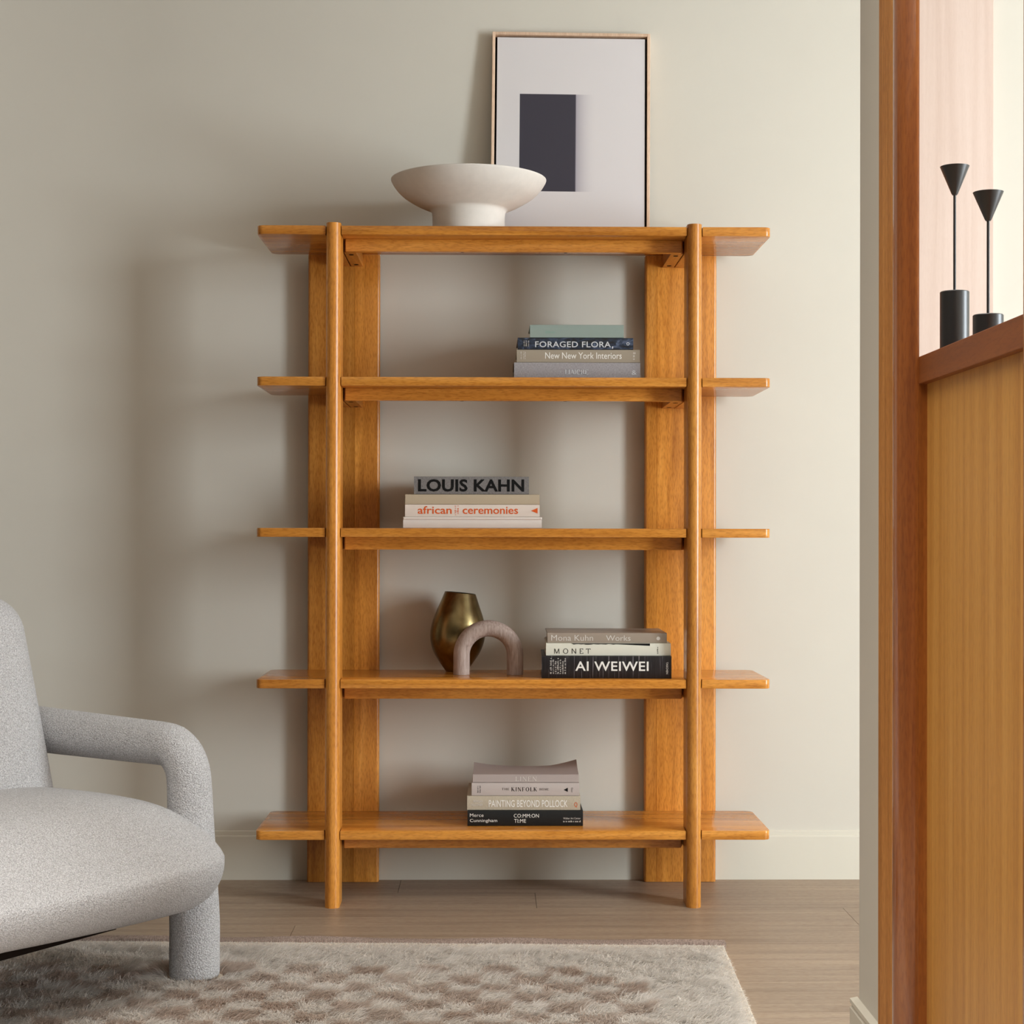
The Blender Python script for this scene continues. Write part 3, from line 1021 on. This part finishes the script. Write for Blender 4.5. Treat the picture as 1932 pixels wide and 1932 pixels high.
# ------------------------------------------------------------------ rug
RX_L, RX_R, RY_B, RY_F = -2.3, 0.500, -0.432, -2.5
rug = thing('rug', 'shaggy cream rug with faded brown checks lying on the wooden floor', 'rug', (0.5 - (0.5 * math.cos(R(-2)) + 0.43 * math.sin(R(-2))), -0.43 - (0.5 * math.sin(R(-2)) - 0.43 * math.cos(R(-2))), 0), R(-2))
M_RUGB = plain('rug_backing', (228, 216, 200), 0.95, spec=0.05, grain=0.1, gscale=400)
mk('backing', box(RX_L, RX_R, RY_F, RY_B, 0.0005, 0.008), M_RUGB, rug)


def binding_material():
    m, nt, bs = new_mat('woven_binding')
    n = noise(nt, mapping(nt, (380, 90, 90), False), 1.0, 2, 0.6)
    nt.links.new(ramp(nt, n, [(0.35, lin(128, 110, 100)), (0.65, lin(172, 152, 140))]), bs.inputs['Base Color'])
    bs.inputs['Roughness'].default_value = 0.95
    bump(nt, bs, n, 0.6, 0.002)
    return m


bm = bmesh.new()
nseg = 120
prev = None
for k in range(nseg + 1):
    x = RX_L + (RX_R + 0.006 - RX_L) * k / nseg
    wv = 0.0025 * math.sin(x * 9.1) + 0.0018 * math.sin(x * 23 + 1)
    hgt = 0.013 + 0.002 * math.sin(x * 14 + 2)
    ring = [bm.verts.new((x, y_, z_)) for y_, z_ in ((RY_B - 0.020, 0.0006), (RY_B + 0.020 + wv, 0.0006), (RY_B + 0.022 + wv, hgt * 0.6), (RY_B + 0.016 + wv, hgt), (RY_B - 0.020, hgt))]
    if prev:
        for i in range(5):
            j = (i + 1) % 5
            bm.faces.new((prev[i], prev[j], ring[j], ring[i]))
    else:
        bm.faces.new(ring)
    prev = ring
bm.faces.new(prev[::-1])
mk('binding', bm, binding_material(), rug, smooth=40)


def vnoise(x, y, cell, seed):
    g = np.random.default_rng(seed).random((64, 64))
    u, v = x / cell, y / cell
    i, j = np.floor(u).astype(int), np.floor(v).astype(int)
    fu, fv = u - i, v - j
    fu, fv = fu * fu * (3 - 2 * fu), fv * fv * (3 - 2 * fv)
    q = lambda a, b: g[a % 64, b % 64]
    return (q(i, j) * (1 - fu) + q(i + 1, j) * fu) * (1 - fv) + (q(i, j + 1) * (1 - fu) + q(i + 1, j + 1) * fu) * fv


# feet of the armchair in the rug's own axes
_inv = (Matrix.Translation(rug.location) @ Matrix.Rotation(R(-2), 4, 'Z')).inverted()
LEGS = []
for lx in (0.0, -0.76):
    for ly in (0.0, -CW):
        c_, s_ = math.cos(R(PHI)), math.sin(R(PHI))
        p_ = _inv @ Vector((-0.718 + c_ * lx - s_ * ly, -0.742 + s_ * lx + c_ * ly, 0))
        LEGS.append((p_.x, p_.y))


def pile():
    def scatter(n, x0, x1, y0, y1):
        return np.column_stack((rng.uniform(x0, x1, n), rng.uniform(y0, y1, n)))
    near = scatter(180000, -1.10, RX_R - 0.002, -1.28, RY_B - 0.022)
    rest = scatter(150000, RX_L, RX_R, RY_F, RY_B - 0.022)
    keep = ~((rest[:, 0] > -1.10) & (rest[:, 1] > -1.28))
    rest = rest[keep]
    P = np.vstack((near, rest))
    n = len(P)
    wide = np.concatenate((np.full(len(near), 0.0014), np.full(len(rest), 0.0022)))
    x, y = P[:, 0], P[:, 1]
    # tufts lean in patches: direction field plus jitter
    ang = 2 * math.pi * (0.30 * (vnoise(x, y, 0.07, 1) - 0.5) + 0.26 * (vnoise(x, y, 0.024, 2) - 0.5)) - 0.75 + rng.normal(0, 0.42, n)
    lean = 1.05 + 0.25 * (vnoise(x, y, 0.03, 3) - 0.5) + rng.normal(0, 0.2, n)
    ln = (0.030 + 0.012 * vnoise(x, y, 0.04, 4)) * rng.uniform(0.7, 1.15, n)
    edge = np.minimum(np.clip((RX_R - x) / 0.05, 0.3, 1), np.clip((RY_B - y) / 0.15, 0.22, 1))
    ln = ln * edge
    clump = np.floor(x / 0.012) * 977 + np.floor(y / 0.012) * 131
    for lx, ly in LEGS:                                    # the feet press the pile aside
        d = np.hypot(x - lx, y - ly)
        near_leg = d < 0.13
        ang = np.where(near_leg, np.arctan2(y - ly, x - lx) + 0.5 * np.clip(rng.normal(0, 0.5, n), -1, 1), ang)
        ln = np.where(d < 0.062, 0.0005, ln)
    dx, dy = np.cos(ang), np.sin(ang)
    S = 4
    verts = np.zeros((n, S * 2 - 1, 3), dtype=np.float32)
    sx, sy = -dy, dx
    for k in range(S):
        t = k / (S - 1)
        out = ln * (0.15 * t + 0.75 * t * t) * np.sin(np.clip(lean, 0.2, 1.5))
        zz = 0.007 + ln * (0.95 * t - 0.42 * t * t * np.clip(lean, 0, 1.5))
        w = wide * (1 - 0.75 * t)
        cxs, cys = x + dx * out, y + dy * out
        if k < S - 1:
            verts[:, 2 * k, 0], verts[:, 2 * k, 1], verts[:, 2 * k, 2] = cxs - sx * w, cys - sy * w, zz
            verts[:, 2 * k + 1, 0], verts[:, 2 * k + 1, 1], verts[:, 2 * k + 1, 2] = cxs + sx * w, cys + sy * w, zz
        else:
            verts[:, 2 * k, 0], verts[:, 2 * k, 1], verts[:, 2 * k, 2] = cxs, cys, zz
    m = S * 2 - 1
    base = (np.arange(n) * m)[:, None]
    quads = np.array([[0, 1, 3, 2], [2, 3, 5, 4]])
    tri = np.array([4, 5, 6])
    loops = np.concatenate([(base + quads[0]), (base + quads[1]), (base + tri)], axis=1)      # n x 11
    me = bpy.data.meshes.new('pile')
    me.vertices.add(n * m)
    me.vertices.foreach_set('co', verts.reshape(-1))
    me.loops.add(n * 11)
    me.loops.foreach_set('vertex_index', loops.reshape(-1).astype(np.int32))
    me.polygons.add(n * 3)
    starts = (np.arange(n) * 11)[:, None] + np.array([0, 4, 8])
    me.polygons.foreach_set('loop_start', starts.reshape(-1).astype(np.int32))
    me.update(calc_edges=True)
    # yarn colour by the woven check pattern
    CS = 0.0735
    jx = x + 0.022 * (vnoise(x, y, 0.05, 6) - 0.5)
    jy = y + 0.03 * (vnoise(x, y, 0.045, 7) - 0.5)
    ci = np.floor((0.291 - jx) / CS).astype(int)
    cj = np.floor((-0.705 - jy) / CS).astype(int)
    chk = ((ci + cj) % 2 == 0) & (ci >= 0) & (cj >= 0)
    chk &= ~((cj == 0) & (ci < 1))
    fade = 0.45 + 0.75 * vnoise(x, y, 0.11, 8)
    a = np.clip(chk * fade, 0, 1)
    cream = np.array(lin(252, 248, 243)[:3])
    brown = np.array(lin(226, 211, 199)[:3])
    colr = cream[None] * (1 - a[:, None]) + brown[None] * a[:, None]
    colr = colr * rng.uniform(0.76, 1.10, n)[:, None]
    att = me.attributes.new('yarn', 'FLOAT_COLOR', 'POINT')
    full = np.ones((n, m, 4), dtype=np.float32)
    full[:, :, :3] = colr[:, None, :]
    att.data.foreach_set('color', full.reshape(-1))
    mt, nt, bs = new_mat('shag_yarn')
    an = nt.nodes.new('ShaderNodeAttribute')
    an.attribute_name = 'yarn'
    nt.links.new(an.outputs['Color'], bs.inputs['Base Color'])
    bs.inputs['Roughness'].default_value = 0.9
    bs.inputs['Specular IOR Level'].default_value = 0.1
    tr = nt.nodes.new('ShaderNodeBsdfTranslucent')       # thin wool lets light through
    nt.links.new(an.outputs['Color'], tr.inputs['Color'])
    ms = nt.nodes.new('ShaderNodeMixShader')
    ms.inputs[0].default_value = 0.58
    nt.links.new(bs.outputs[0], ms.inputs[1])
    nt.links.new(tr.outputs[0], ms.inputs[2])
    nt.links.new(ms.outputs[0], nt.nodes['Material Output'].inputs['Surface'])
    me.materials.append(mt)
    o = bpy.data.objects.new('pile', me)
    COL.objects.link(o)
    o.parent = rug
    o['kind'] = 'stuff'


pile()
